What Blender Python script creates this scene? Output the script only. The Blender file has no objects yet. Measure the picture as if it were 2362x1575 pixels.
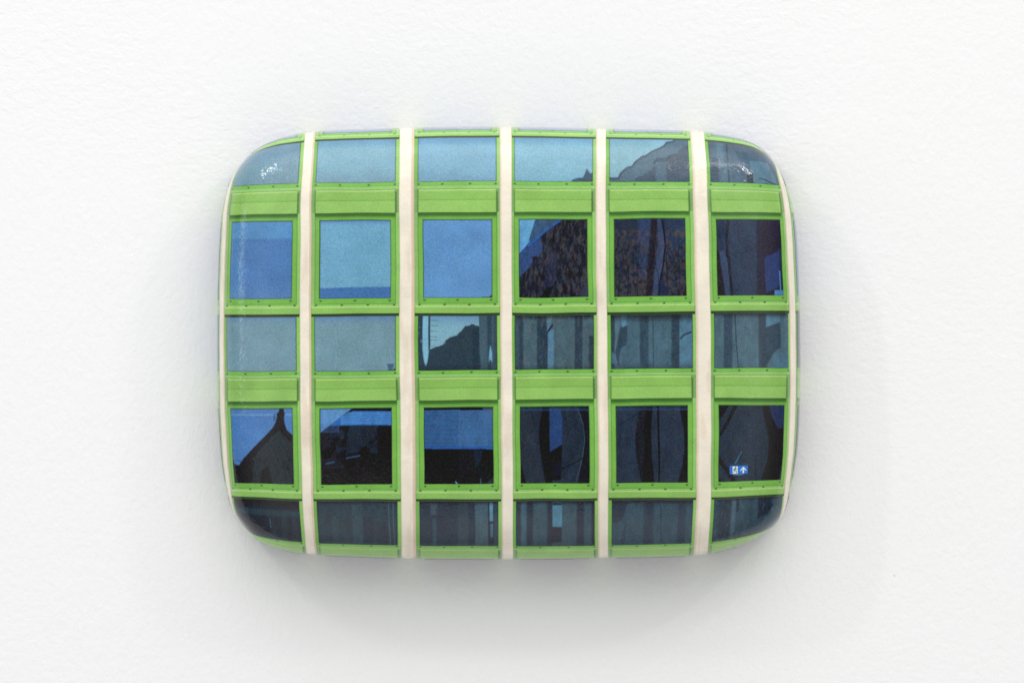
import bpy, math
import numpy as np

# ------------------------------------------------------------------ scene basics
SC = bpy.context.scene
COL = SC.collection
S = 0.00045            # metres per photo pixel at the widest section of the object
CX, CY = 1173.0, 790.0 # middle of the object in photo pixels
DC = 5500.0            # camera distance from the widest section, photo pixels
ZW = 34.0             # gap between the widest section and the wall, photo pixels

cam_d = bpy.data.cameras.new('camera')
cam = bpy.data.objects.new('camera', cam_d)
COL.objects.link(cam)
cam_d.sensor_width = 36.0
cam_d.lens = 36.0 * DC / 2362.0
cam_d.clip_end = 100
cam_d.clip_start = 0.05
cam.location = ((1181 - CX) * S, -DC * S, -(787.5 - CY) * S)
cam.rotation_euler = (math.radians(90), 0, 0)
SC.camera = cam

W = bpy.data.worlds.new('World'); SC.world = W; W.use_nodes = True
wn = W.node_tree.nodes; wl = W.node_tree.links
bg = wn['Background']
tc = wn.new('ShaderNodeTexCoord'); sep = wn.new('ShaderNodeSeparateXYZ')
wl.new(tc.outputs['Generated'], sep.inputs[0])
# room light shaped by direction: brightest high up front, dimmed sideways and behind the camera
m0 = wn.new('ShaderNodeMapRange'); m0.inputs['From Min'].default_value = -1; m0.inputs['From Max'].default_value = 1
wl.new(sep.outputs['Y'], m0.inputs['Value'])
mr = wn.new('ShaderNodeValToRGB'); mr.color_ramp.interpolation = 'B_SPLINE'
ST = [(0.0, .10), (.03, .14), (.07, .55), (.12, .95), (.25, 1.0), (.38, .72), (.5, .42), (1.0, .4)]
while len(mr.color_ramp.elements) < len(ST): mr.color_ramp.elements.new(.5)
for e_, (p_, v_) in zip(mr.color_ramp.elements, ST): e_.position = p_; e_.color = (v_, v_, v_, 1)
wl.new(m0.outputs[0], mr.inputs['Fac'])
m1 = wn.new('ShaderNodeMapRange'); m1.inputs['From Min'].default_value = -1; m1.inputs['From Max'].default_value = 1
wl.new(sep.outputs['Z'], m1.inputs['Value'])
mz = wn.new('ShaderNodeValToRGB'); mz.color_ramp.interpolation = 'B_SPLINE'
SZ = [(0.0, .40), (.30, .48), (.5, .58), (.66, .84), (.80, 1.0), (1.0, .9)]
while len(mz.color_ramp.elements) < len(SZ): mz.color_ramp.elements.new(.5)
for e_, (p_, v_) in zip(mz.color_ramp.elements, SZ): e_.position = p_; e_.color = (v_, v_, v_, 1)
wl.new(m1.outputs[0], mz.inputs['Fac'])
ax = wn.new('ShaderNodeMath'); ax.operation = 'ABSOLUTE'; wl.new(sep.outputs['X'], ax.inputs[0])
mx_ = wn.new('ShaderNodeMapRange'); mx_.inputs['From Min'].default_value = 0.22; mx_.inputs['From Max'].default_value = 1
mx_.inputs['To Min'].default_value = 2.72; mx_.inputs['To Max'].default_value = 0.40
wl.new(ax.outputs[0], mx_.inputs['Value'])
mm = wn.new('ShaderNodeMath'); mm.operation = 'MULTIPLY'
wl.new(mr.outputs[0], mm.inputs[0]); wl.new(mz.outputs[0], mm.inputs[1])
m3 = wn.new('ShaderNodeMath'); m3.operation = 'MULTIPLY'; wl.new(mm.outputs[0], m3.inputs[0]); wl.new(mx_.outputs[0], m3.inputs[1]); mm = m3
wl.new(mm.outputs[0], bg.inputs['Strength'])
mc = wn.new('ShaderNodeMapRange')
cr = wn.new('ShaderNodeMix'); cr.data_type = 'RGBA'
mc.inputs['From Min'].default_value = -1; mc.inputs['From Max'].default_value = 1
wl.new(sep.outputs['X'], mc.inputs['Value']); wl.new(mc.outputs[0], cr.inputs['Factor'])
cr.inputs['A'].default_value = (0.965, 0.98, 1.0, 1); cr.inputs['B'].default_value = (1.0, 0.982, 0.965, 1)
wl.new(cr.outputs['Result'], bg.inputs['Color'])

def area(name, loc, target, sx, sy, power, col):
    d = bpy.data.lights.new(name, 'AREA'); d.shape = 'RECTANGLE'
    d.size = sx; d.size_y = sy; d.energy = power; d.color = col
    o = bpy.data.objects.new(name, d); COL.objects.link(o)
    o.location = loc
    from mathutils import Vector
    o.rotation_euler = (Vector(target) - Vector(loc)).to_track_quat('-Z', 'Y').to_euler()
    return o
area('lamp_upper_left', (-2.4, -1.9, 2.5), (0, 0, 0), 0.10, 0.42, 14, (0.97, 0.99, 1.0))
area('lamp_upper_right', (2.45, -1.9, 2.45), (0, 0, 0), 0.36, 0.10, 11, (1.0, 0.985, 0.96))
area('lamp_bar_right', (1.5, -1.95, 2.55), (0, 0, 0), 1.7, 0.03, 7, (1.0, 0.985, 0.96))
area('ceiling_light', (0.0, -1.0, 2.4), (0, 0.0, 0.0), 3.2, 1.0, 8, (1.0, 0.995, 0.985))
area('side_window', (-3.2, -1.35, 0.55), (0, 0, 0), 0.34, 1.3, 5.0, (0.9, 0.95, 1.0))

SC.view_settings.view_transform = 'Standard'; SC.view_settings.look = 'None'
SC.view_settings.exposure = 0; SC.view_settings.gamma = 1
SC.view_settings.use_curve_mapping = False
SC.render.engine = 'CYCLES'

# ------------------------------------------------------------------ helpers
def lin(c):
    c = np.asarray(c, float) / 255.0
    return np.where(c <= 0.04045, c / 12.92, ((c + 0.055) / 1.055) ** 2.4)

def vnoise(x, y, seed, stretch=1.0):
    r = np.random.RandomState(seed).rand(64, 64)
    y = y * stretch
    xi = np.floor(x).astype(int); yi = np.floor(y).astype(int)
    fx = x - xi; fy = y - yi
    fx = fx * fx * (3 - 2 * fx); fy = fy * fy * (3 - 2 * fy)
    g = lambda a, b: r[a % 64, b % 64]
    return (g(xi, yi) * (1 - fx) + g(xi + 1, yi) * fx) * (1 - fy) + (g(xi, yi + 1) * (1 - fx) + g(xi + 1, yi + 1) * fx) * fy

def fbm(x, y, seed, octv=4, stretch=1.0):
    s = 0; a = 0.5; t = 0
    for k in range(octv):
        s = s + a * vnoise(x * 2 ** k + 7.3 * k, y * 2 ** k + 3.1 * k, seed + k, stretch); t += a; a *= 0.55
    return s / t

def sstep(e0, e1, x):
    t = np.clip((x - e0) / (e1 - e0 + 1e-9), 0, 1)
    return t * t * (3 - 2 * t)

# ------------------------------------------------------------------ form of the object
RA, RB, DD, MM = 672.0, 497.0, 210.0, 4.2
OUT = np.array([(504.5,590),(510.6,494.5),(516.5,465),(523,441),(531,418),(542,398),(558,376),(582,352),(610.6,333),(643,319),
 (684,310),(710.6,306),(735,302.7),(790,300),(847,298.6),(929,296),(1042,293.2),(1150,293),(1246,294),(1368.6,297),(1440,298.6),(1502,299.5),
 (1583.7,301.5),(1620,304),(1665,310),(1706,319),(1736.7,330),(1767,351),(1792,382),(1808,414),(1818,439),(1826.5,467),
 (1833.7,504.7),(1838.8,555.7),(1842.5,640),(1845,720),(1845.5,784.5),(1846,870.6),(1845,925),(1843,983),(1838.8,1044),(1830.6,1095),
 (1821,1143),(1813,1172),(1804,1191),(1786,1213),(1760,1231),(1738.8,1243.7),(1706,1258),(1665,1271),(1626.5,1278.5),
 (1583.7,1282),(1500,1285),(1400,1286.5),(1290,1288.6),(1185,1289.6),(1080,1289.3),(981,1288.6),(935,1287.3),(840,1284.5),(739,1280.4),(704.5,1277.5),
 (663.7,1271),(622.9,1260),(594,1248),(578,1233),(559,1209),(541,1185),(530,1160),(523,1131),(516.7,1101),(510.6,1063),
 (506.5,1013.5),(502.8,942),(501.3,870.6),(501,764),(502,670)], float)
# smooth the traced outline with a periodic resample
def closed_smooth(P, n=1600, w=6):
    Q = np.vstack([P, P[:1]])
    d = np.concatenate([[0], np.cumsum(np.hypot(*np.diff(Q, axis=0).T))])
    s = np.linspace(0, d[-1], n, endpoint=False)
    X = np.interp(s, d, Q[:, 0]); Y = np.interp(s, d, Q[:, 1])
    k = np.exp(-0.5 * (np.arange(-3 * w, 3 * w + 1) / w) ** 2 * 9 / 4); k /= k.sum()
    pad = len(k) // 2
    f = lambda A: np.convolve(np.concatenate([A[-pad:], A, A[:pad]]), k, 'valid')
    return np.stack([f(X), f(Y)], 1)
OC = closed_smooth(OUT) - np.array([CX, CY])
OC[:, 1] *= -1                       # y up
CORN = {}
def outline_y(x, top):
    m = OC[:, 1] > 0 if top else OC[:, 1] < 0
    P = OC[m]; P = P[np.argsort(P[:, 0])]
    return np.interp(x, P[:, 0], P[:, 1])
def outline_x(y, right):
    m = OC[:, 0] > 0 if right else OC[:, 0] < 0
    P = OC[m]; P = P[np.argsort(P[:, 1])]
    return np.interp(y, P[:, 1], P[:, 0])
# corner points: x chosen, y follows from the outline
CXs = {(-1, 1): 567 - CX, (1, 1): 1779 - CX, (-1, -1): 567 - CX, (1, -1): 1779 - CX}
for k, x in CXs.items():
    CORN[k] = (x, float(outline_y(x, k[1] > 0)))
NX, NY = 4.0, 5.5
def topbot(a, sgn):                   # boundary b = sgn
    dl = CORN[(-1, sgn)][0] + RA; dr = CORN[(1, sgn)][0] - RA
    x = RA * a + np.where(a < 0, dl, dr) * np.abs(a) ** NX
    return x, outline_y(x, sgn > 0)
def side(b, sgn):                     # boundary a = sgn
    dt = CORN[(sgn, 1)][1] - RB; db = CORN[(sgn, -1)][1] + RB
    y = RB * b + np.where(b > 0, dt, db) * np.abs(b) ** NY
    return outline_x(y, sgn > 0), y
KX, KY = 6.0, 7.0
def Fmap(a, b):
    a = np.clip(a, -1, 1); b = np.clip(b, -1, 1)
    X = RA * a; Y = RB * b
    wl_, wr = np.where(a < 0, np.abs(a) ** KX, 0), np.where(a > 0, np.abs(a) ** KX, 0)
    wt, wb = np.where(b > 0, np.abs(b) ** KY, 0), np.where(b < 0, np.abs(b) ** KY, 0)
    DX = 0; DY = 0
    for s_, w in ((-1, wl_), (1, wr)):
        x, y = side(b, s_); DX = DX + w * (x - s_ * RA); DY = DY + w * (y - RB * b)
    for s_, w in ((1, wt), (-1, wb)):
        x, y = topbot(a, s_); DX = DX + w * (x - RA * a); DY = DY + w * (y - s_ * RB)
    for (sx, sy), (cx_, cy_) in CORN.items():
        w = (wl_ if sx < 0 else wr) * (wt if sy > 0 else wb)
        DX = DX - w * (cx_ - sx * RA); DY = DY - w * (cy_ - sy * RB)
    return X + DX, Y + DY

# arc length tables: print coordinate (offset) <-> angle t <-> photo offset
TT = np.linspace(0, math.pi * 0.985, 12001)
def make_table(R):
    front = TT <= math.pi / 2
    sn = np.abs(np.sin(TT)) ** (2 / MM); cs = np.abs(np.cos(TT)) ** (2 / MM)
    z = np.where(front, DD * cs, -ZW * cs)
    ph = R * sn
    x = np.where(front, ph * (DC - z) / DC, ph)
    s = np.concatenate([[0], np.cumsum(np.hypot(np.diff(x), np.diff(z)))]) * DC / (DC - DD)
    return s, ph
SU, PU = make_table(RA); SV, PV = make_table(RB)
HALF = len(TT) // 2
def half_count(): return int(np.searchsorted(TT, math.pi / 2))
HC = half_count()
EU, EV = SU[HC], SV[HC]               # print offset of the silhouette
def u_of(px):                         # photo x -> print u
    d = px - CX; return CX + math.copysign(float(np.interp(abs(d), PU[:HC], SU[:HC])), d)
def v_of(py):
    d = py - CY; return CY + math.copysign(float(np.interp(abs(d), PV[:HC], SV[:HC])), d)

# slight wander of the printed picture on the form (bay by bay drift of the rows)
WV_V = np.array([v_of(q) for q in (300, 418, 489, 723, 854, 922, 1115, 1150, 1257)])
WV_U = np.array([600, 820, 1055, 1278, 1503, 1735.])
WV = np.array([[3, 2, 0, 0, 0, 0], [3, 3, 0, 0, 0, 0], [4, 2, 0, 0, -2, -1.5], [3.5, 1.5, 0, -.5, -3, -5], [3, 3, 0, -2, -4, -5.5],
               [3, 2, 0, -2.5, -4.5, -5.5], [2, 2, 0, -2, -2.5, -5], [1, 1, 0, -1, -2.5, -3], [-1, -1, 0, 1, -1, -2]], float)
WU_V = np.array([v_of(q) for q in (320, 450, 790, 1150)])
WU_U = np.array([600, 1173, 1620.])
WU = np.array([[0, -1.5, -4], [0, -1.5, -5], [0, 0, 0], [2.5, 3, 3]], float)
def bil(U, V, gu, gv, G):
    fu = np.interp(U, gu, np.arange(len(gu))); fv = np.interp(V, gv, np.arange(len(gv)))
    iu = np.clip(fu.astype(int), 0, len(gu) - 2); iv = np.clip(fv.astype(int), 0, len(gv) - 2)
    a = fu - iu; b = fv - iv
    return (G[iv, iu] * (1 - a) + G[iv, iu + 1] * a) * (1 - b) + (G[iv + 1, iu] * (1 - a) + G[iv + 1, iu + 1] * a) * b

def surf(U, V, off_mm=0.0, warp=True):
    """print coordinates (v downwards) -> world xyz on the form"""
    if warp:
        U2 = U + bil(U, V, WU_U, WU_V, WU); V2 = V + bil(U, V, WV_U, WV_V, WV)
        wob = (vnoise(U * 0.011 + 5, V * 0.013, 91) - 0.5) * 2.0
        wob2 = (vnoise(U * 0.012 + 25, V * 0.012, 17) - 0.5) * 2.0
        U2 = U2 + wob; V2 = V2 + wob2
    else:
        U2, V2 = U, V
    du = U2 - CX; dv = CY - V2
    tu = np.interp(np.abs(du), SU, TT); tv = np.interp(np.abs(dv), SV, TT)
    # at the corners the shrunk film is pulled further round the edge
    g = (np.sin(np.minimum(tu, math.pi / 2)) * np.sin(np.minimum(tv, math.pi / 2))) ** 6
    gu = np.sin(np.minimum(tu, math.pi / 2)) ** 6 * np.sin(np.minimum(tv, math.pi / 2)) ** 3.4
    if warp: tu = np.minimum(tu + .95 * gu, math.pi * .985); tv = np.minimum(tv + .60 * g, math.pi * .985)
    ca = np.clip(np.cos(tu), 0, 1) ** (2 / MM); cb = np.clip(np.cos(tv), 0, 1) ** (2 / MM)
    a = np.where(tu < math.pi / 2, np.sin(tu) ** (2 / MM), 1) * np.sign(du)
    b = np.where(tv < math.pi / 2, np.sin(tv) ** (2 / MM), 1) * np.sign(dv)
    x, y = Fmap(a, b)
    z = DD * ca * cb
    te = np.maximum(tu, tv); back = te > math.pi / 2
    fac = np.where(back, np.abs(np.sin(te)) ** (2 / MM), 1)
    zb = -ZW * np.abs(np.cos(te)) ** (2 / MM)
    z = np.where(back, zb, z)
    x = x * fac; y = y * fac
    # gentle unevenness of the hand wrapped form
    per = np.where(back, 1, (DC - z) / DC)
    xw, yw = x * per, y * per
    h = (fbm(U * 0.006, V * 0.006, 5, 3) - 0.5) * 5.0 * np.clip(z / 60, 0, 1)
    z = z + h
    nx = np.sign(x) * np.abs(x / RA) ** 3.2 / RA; ny = np.sign(y) * np.abs(y / RB) ** 3.2 / RB
    nz = np.sign(z) * np.abs(np.clip(z / DD, -1, 1)) ** 3.2 / DD + 1e-5
    L = np.sqrt(nx * nx + ny * ny + nz * nz) + 1e-12
    o = off_mm / 1000 / S
    return np.stack([(xw + nx / L * o) * S, -(z + nz / L * o) * S, (yw + ny / L * o) * S], -1)

# ------------------------------------------------------------------ materials
def print_material(name, grain=0.10, rough=0.06, grain_scale=750, crackle=0.00010, speck=0.0):
    m = bpy.data.materials.new(name); m.use_nodes = True
    n = m.node_tree.nodes; l = m.node_tree.links; p = n['Principled BSDF']
    at = n.new('ShaderNodeAttribute'); at.attribute_name = 'print_colour'
    tc = n.new('ShaderNodeTexCoord')
    g = n.new('ShaderNodeTexNoise'); g.inputs['Scale'].default_value = grain_scale; g.inputs['Detail'].default_value = 3
    g.inputs['Roughness'].default_value = 0.7
    l.new(tc.outputs['Object'], g.inputs['Vector'])
    r = n.new('ShaderNodeMapRange'); r.inputs['From Min'].default_value = 0.3; r.inputs['From Max'].default_value = 0.7
    r.inputs['To Min'].default_value = 1 - grain; r.inputs['To Max'].default_value = 1 + grain
    l.new(g.outputs['Fac'], r.inputs['Value'])
    mx = n.new('ShaderNodeVectorMath'); mx.operation = 'SCALE'
    l.new(at.outputs['Color'], mx.inputs[0]); l.new(r.outputs[0], mx.inputs['Scale'])
    # colour grain of the print
    hs = n.new('ShaderNodeVectorMath'); hs.operation = 'MULTIPLY_ADD'
    hs.inputs[1].default_value = (grain * 4.5,) * 3; hs.inputs[2].default_value = (1 - grain * 2.25,) * 3
    l.new(g.outputs['Color'], hs.inputs[0])
    hm = n.new('ShaderNodeVectorMath'); hm.operation = 'MULTIPLY'
    l.new(mx.outputs[0], hm.inputs[0]); l.new(hs.outputs[0], hm.inputs[1]); mx = hm
    # cloudy ink density
    g2 = n.new('ShaderNodeTexNoise'); g2.inputs['Scale'].default_value = 38; g2.inputs['Detail'].default_value = 5
    l.new(tc.outputs['Object'], g2.inputs['Vector'])
    r2 = n.new('ShaderNodeMapRange'); r2.inputs['From Min'].default_value = 0.3; r2.inputs['From Max'].default_value = 0.7
    r2.inputs['To Min'].default_value = 0.93; r2.inputs['To Max'].default_value = 1.07
    l.new(g2.outputs['Fac'], r2.inputs['Value'])
    mx2 = n.new('ShaderNodeVectorMath'); mx2.operation = 'SCALE'
    l.new(mx.outputs[0], mx2.inputs[0]); l.new(r2.outputs[0], mx2.inputs['Scale'])
    sp = n.new('ShaderNodeVectorMath'); sp.operation = 'MULTIPLY_ADD'
    sp.inputs[1].default_value = (speck,) * 3; sp.inputs[2].default_value = (-speck * .5,) * 3
    l.new(g.outputs['Color'], sp.inputs[0])
    ad = n.new('ShaderNodeVectorMath'); ad.operation = 'ADD'; l.new(mx2.outputs[0], ad.inputs[0]); l.new(sp.outputs[0], ad.inputs[1])
    mxz = n.new('ShaderNodeVectorMath'); mxz.operation = 'MAXIMUM'; mxz.inputs[1].default_value = (.002, .002, .002); l.new(ad.outputs[0], mxz.inputs[0])
    l.new(mxz.outputs[0], p.inputs['Base Color'])
    p.inputs['Roughness'].default_value = rough
    p.inputs['Specular IOR Level'].default_value = 0.45
    # lacquered film: fine wrinkles and crackle
    w1 = n.new('ShaderNodeTexNoise'); w1.inputs['Scale'].default_value = 190; w1.inputs['Detail'].default_value = 4
    w1.inputs['Distortion'].default_value = 1.2
    l.new(tc.outputs['Object'], w1.inputs['Vector'])
    w2 = n.new('ShaderNodeTexNoise'); w2.inputs['Scale'].default_value = 26; w2.inputs['Detail'].default_value = 3
    w2.inputs['Distortion'].default_value = 0.8
    l.new(tc.outputs['Object'], w2.inputs['Vector'])
    b1 = n.new('ShaderNodeBump'); b1.inputs['Strength'].default_value = 1.0; b1.inputs['Distance'].default_value = crackle * 3.0
    b2 = n.new('ShaderNodeBump'); b2.inputs['Strength'].default_value = 1.0; b2.inputs['Distance'].default_value = 0.0007
    l.new(w1.outputs['Fac'], b1.inputs['Height']); l.new(w2.outputs['Fac'], b2.inputs['Height'])
    l.new(b2.outputs[0], b1.inputs['Normal']); l.new(b1.outputs[0], p.inputs['Normal'])
    return m
M_FRAME = print_material('printed_green_frame', 0.08)
M_PANE = print_material('printed_window_picture', 0.15, speck=0.085)
M_CREAM = print_material('printed_cream_pillar', 0.03)

def wall_material():
    m = bpy.data.materials.new('white_painted_plaster'); m.use_nodes = True
    n = m.node_tree.nodes; l = m.node_tree.links; p = n['Principled BSDF']
    p.inputs['Roughness'].default_value = 0.75; p.inputs['Specular IOR Level'].default_value = 0.25
    tc = n.new('ShaderNodeTexCoord')
    def noise(scale, det, dist, sx=1, sz=1, rot=0):
        mp = n.new('ShaderNodeMapping'); mp.inputs['Scale'].default_value = (sx, 1, sz); mp.inputs['Rotation'].default_value = (0, rot, 0)
        l.new(tc.outputs['Object'], mp.inputs['Vector'])
        t = n.new('ShaderNodeTexNoise'); t.inputs['Scale'].default_value = scale; t.inputs['Detail'].default_value = det
        t.inputs['Distortion'].default_value = dist; l.new(mp.outputs[0], t.inputs['Vector']); return t
    a = noise(170, 5, 0.6); b = noise(95, 4, 0.5, 1, 1.8, 0.25); c = noise(9, 3, 0.3); d = noise(95, 4, 0.5, 1.7, 1, 0.5)
    zone = noise(2.2, 2, 0.5)
    mixd = n.new('ShaderNodeMix')
    rz = n.new('ShaderNodeMapRange'); rz.inputs['From Min'].default_value = 0.42; rz.inputs['From Max'].default_value = 0.58
    l.new(zone.outputs['Fac'], rz.inputs['Value']); l.new(rz.outputs[0], mixd.inputs['Factor'])
    l.new(b.outputs['Fac'], mixd.inputs['A']); l.new(d.outputs['Fac'], mixd.inputs['B'])
    prev = None
    for src, dist in ((c.outputs['Fac'], 0.0007), (mixd.outputs[0], 0.00055), (a.outputs['Fac'], 0.00040)):
        bp = n.new('ShaderNodeBump'); bp.inputs['Strength'].default_value = 1; bp.inputs['Distance'].default_value = dist
        l.new(src, bp.inputs['Height'])
        if prev: l.new(prev.outputs[0], bp.inputs['Normal'])
        prev = bp
    l.new(prev.outputs[0], p.inputs['Normal'])
    # paint tone with a few tiny specks of dirt
    v = n.new('ShaderNodeTexVoronoi'); v.inputs['Scale'].default_value = 9; v.inputs['Randomness'].default_value = 1
    l.new(tc.outputs['Object'], v.inputs['Vector'])
    vr = n.new('ShaderNodeMapRange'); vr.inputs['From Min'].default_value = 0.005; vr.inputs['From Max'].default_value = 0.013
    l.new(v.outputs['Distance'], vr.inputs['Value'])
    vm = n.new('ShaderNodeMix'); vm.data_type = 'RGBA'
    vm.inputs['A'].default_value = (0.52, 0.50, 0.46, 1); vm.inputs['B'].default_value = (0.90, 0.90, 0.898, 1)
    l.new(vr.outputs[0], vm.inputs['Factor']); l.new(vm.outputs['Result'], p.inputs['Base Color'])
    return m

# ------------------------------------------------------------------ mesh makers
def grid_mesh(name, P, colours, mat, parent):
    """P (nv,nu,3) grid, v running downwards"""
    nv, nu = P.shape[:2]
    me = bpy.data.meshes.new(name)
    idx = np.arange(nv * nu).reshape(nv, nu)
    q = np.stack([idx[1:, :-1], idx[1:, 1:], idx[:-1, 1:], idx[:-1, :-1]], -1).reshape(-1, 4)
    me.vertices.add(nv * nu); me.vertices.foreach_set('co', P.reshape(-1).astype(np.float32))
    nf = len(q)
    me.loops.add(nf * 4); me.loops.foreach_set('vertex_index', q.reshape(-1).astype(np.int32))
    me.polygons.add(nf)
    me.polygons.foreach_set('loop_start', np.arange(0, nf * 4, 4, dtype=np.int32))
    me.polygons.foreach_set('use_smooth', np.ones(nf, dtype=bool))
    me.update(calc_edges=True)
    ca = me.color_attributes.new('print_colour', 'FLOAT_COLOR', 'POINT')
    rgba = np.ones((nv * nu, 4), np.float32); rgba[:, :3] = colours.reshape(-1, 3)
    ca.data.foreach_set('color', rgba.reshape(-1))
    me.materials.append(mat)
    o = bpy.data.objects.new(name, me); COL.objects.link(o); o.parent = parent
    return o

def patch(name, u0, u1, v0, v1, off, painter, mat, parent, step=1.6):
    nu = max(3, int((u1 - u0) / step) + 1); nv = max(3, int((v1 - v0) / step) + 1)
    U, V = np.meshgrid(np.linspace(u0, u1, nu), np.linspace(v0, v1, nv))
    P = surf(U, V, off)
    C = painter(U, V)
    return grid_mesh(name, P, C, mat, parent)

# ------------------------------------------------------------------ painting tools (flat printed picture)
class Canvas:
    """paints on arrays X,Y given in photo pixels"""
    def __init__(s, X, Y, base):
        s.X, s.Y = X, Y
        s.C = np.empty(X.shape + (3,)); s.C[:] = lin(base)
    def mix(s, mask, col, k=1.0):
        m = (np.asarray(mask, float) * k)[..., None]
        s.C = s.C * (1 - m) + lin(col) * m
    def poly(s, pts, col, k=1.0, wob=0.0, seed=3):
        X, Y = s.X, s.Y
        if wob:
            X = X + (fbm(s.X * .12, s.Y * .12, seed) - .5) * wob; Y = Y + (fbm(s.X * .12, s.Y * .12, seed + 40) - .5) * wob
        n = len(pts); acc = 0
        for ox, oy in ((-1, -.4), (.4, -1), (1, .4), (-.4, 1)):
            ins = np.zeros(X.shape, bool); Xo = X + ox; Yo = Y + oy
            for i in range(n):
                x1, y1 = pts[i]; x2, y2 = pts[(i + 1) % n]
                if y1 == y2: continue
                ins ^= ((y1 > Yo) != (y2 > Yo)) & (Xo < (x2 - x1) * (Yo - y1) / (y2 - y1) + x1)
            acc = acc + ins * .25
        s.mix(acc, col, k)
    def line(s, pts, w, col, k=1.0):
        d = np.full(s.X.shape, 1e9)
        for (x1, y1), (x2, y2) in zip(pts[:-1], pts[1:]):
            L = (x2 - x1) ** 2 + (y2 - y1) ** 2 + 1e-9
            t = np.clip(((s.X - x1) * (x2 - x1) + (s.Y - y1) * (y2 - y1)) / L, 0, 1)
            d = np.minimum(d, np.hypot(s.X - x1 - t * (x2 - x1), s.Y - y1 - t * (y2 - y1)))
        s.mix(1 - sstep(w / 2 - .5, w / 2 + .9, d), col, k)
    def band(s, x0, x1, col, k=1.0, soft=1.5, y0=-1e9, y1=1e9, slant=0.0, yc=0.0):
        X = s.X - slant * (s.Y - yc)
        m = sstep(x0 - soft, x0 + soft, X) * (1 - sstep(x1 - soft, x1 + soft, X))
        if y0 > -1e8: m = m * sstep(y0 - 1.5, y0 + 1.5, s.Y)
        if y1 < 1e8: m = m * (1 - sstep(y1 - 1.5, y1 + 1.5, s.Y))
        s.mix(m, col, k)
    def vgrad(s, y0, y1, col, k=1.0):          # full above y0, fades out by y1
        s.mix(1 - sstep(min(y0, y1), max(y0, y1), s.Y) if y0 < y1 else sstep(y1, y0, s.Y), col, k)
    def mottle(s, amp, scale=.05, seed=1, stretch=1.0, octv=4):
        f = fbm(s.X * scale, s.Y * scale, seed, octv, stretch)
        s.C = np.clip(s.C * (1 + (f[..., None] - .5) * 2 * amp), 0, 1)
    def flecks(s, col, thr, scale, seed, stretch=1.0, k=1.0, x0=-1e9, x1=1e9, y0=-1e9, y1=1e9):
        f = fbm(s.X * scale, s.Y * scale, seed, 4, stretch)
        m = .75 * sstep(thr - .06, thr + .16, f) * (s.X > x0) * (s.X < x1) * sstep(y0, y0 + 12, s.Y) * (s.Y < y1)
        s.mix(m, col, k)

CR = {'T1': (480, 270), 'T2': (940, 270), 'T3': (1400, 270), 'M1': (480, 560), 'M2': (940, 560), 'M3': (1400, 560),
      'L1': (480, 840), 'L2': (940, 840), 'L3': (1400, 840), 'B1': (480, 1060), 'B2': (940, 1060), 'B3': (1400, 1060)}
def q(c, pts): ox, oy = CR[c]; return [(ox + x / 4.9, oy + y / 4.9) for x, y in pts]
def qx(c, x): return CR[c][0] + x / 4.9
def qy(c, y): return CR[c][1] + y / 4.9

# ---- the printed window pictures: name (row, bay) -> function(canvas)
def p11(c):
    c.mottle(.07, .03, 11); c.vgrad(345, 375, (108, 143, 170), .5)
def p12(c):
    c.vgrad(316, 345, (100, 146, 185), .7); c.mottle(.06, .03, 12); c.mix(sstep(385, 418, c.Y), (128, 160, 178), .5)
def p13(c):
    c.vgrad(316, 340, (98, 145, 186), .8); c.mottle(.05, .03, 13); c.mix(sstep(390, 418, c.Y), (120, 158, 186), .5)
def p14(c):
    c.vgrad(316, 340, (100, 148, 188), .7); c.mottle(.05, .03, 14)
    c.poly(q('T2', [(1835, 730), (1870, 705), (1925, 690), (1975, 688), (2000, 640), (2022, 575), (2045, 610), (2065, 635), (2110, 620), (2110, 740)]), (58, 86, 110), wob=2)
    c.line(q('T2', [(1870, 706), (1925, 690), (1975, 688)]), 2.4, (45, 88, 140), .8)
def p15(c):
    c.vgrad(316, 335, (108, 158, 196), .6); c.mottle(.05, .03, 15)
    ridge = [(0, 672), (60, 680), (125, 678), (150, 625), (220, 560), (280, 548), (320, 495), (390, 440), (440, 425), (520, 370), (600, 335), (660, 300), (690, 262), (760, 250), (790, 225)]
    c.poly(q('T3', ridge + [(980, 225), (980, 760), (0, 760)]), (76, 108, 127), wob=3)
    c.line(q('T3', [(x + 8, y + 10) for x, y in ridge]), 4.2, (42, 68, 92), .75)
    c.poly(q('T3', [(290, 740), (330, 690), (480, 620), (540, 520), (580, 475), (680, 470), (720, 430), (800, 400), (860, 340), (980, 300), (980, 740)]), (52, 76, 97), .8, wob=5)
    c.line(q('T3', [(540, 510), (580, 465), (690, 460), (720, 425), (790, 405)]), 3, (38, 62, 84), .7)
    c.band(qx('T3', 560), qx('T3', 680), (86, 122, 142), .55, 3, qy('T3', 500)); c.mottle(.08, .06, 25)
def p16(c):
    c.vgrad(316, 345, (84, 94, 104), .6)
    c.band(qx('T3', 1290), qx('T3', 1370), (96, 134, 154), .6, 3, 320, 380); c.band(qx('T3', 1310), qx('T3', 1410), (84, 118, 138), .6, 3, 375, 430)
    c.band(qx('T3', 1200), qx('T3', 1290), (48, 72, 94), .7, 3, 360); c.band(qx('T3', 1400), qx('T3', 1420), (44, 66, 84), .7, 1)
    c.poly(q('T3', [(1670, 440), (1900, 430), (1990, 640), (1990, 740), (1710, 740), (1680, 600)]), (98, 136, 156), .7)
    c.band(qx('T3', 1630), qx('T3', 1700), (38, 54, 70), .8, 3, qy('T3', 600)); c.poly(q('T3', [(1500, 330), (1640, 330), (1660, 420), (1540, 440)]), (54, 78, 98), .5)
    c.line(q('T3', [(1780, 660), (1850, 670), (1880, 690), (1975, 720)]), 2, (40, 50, 62)); c.mottle(.10, .05, 26)
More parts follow.
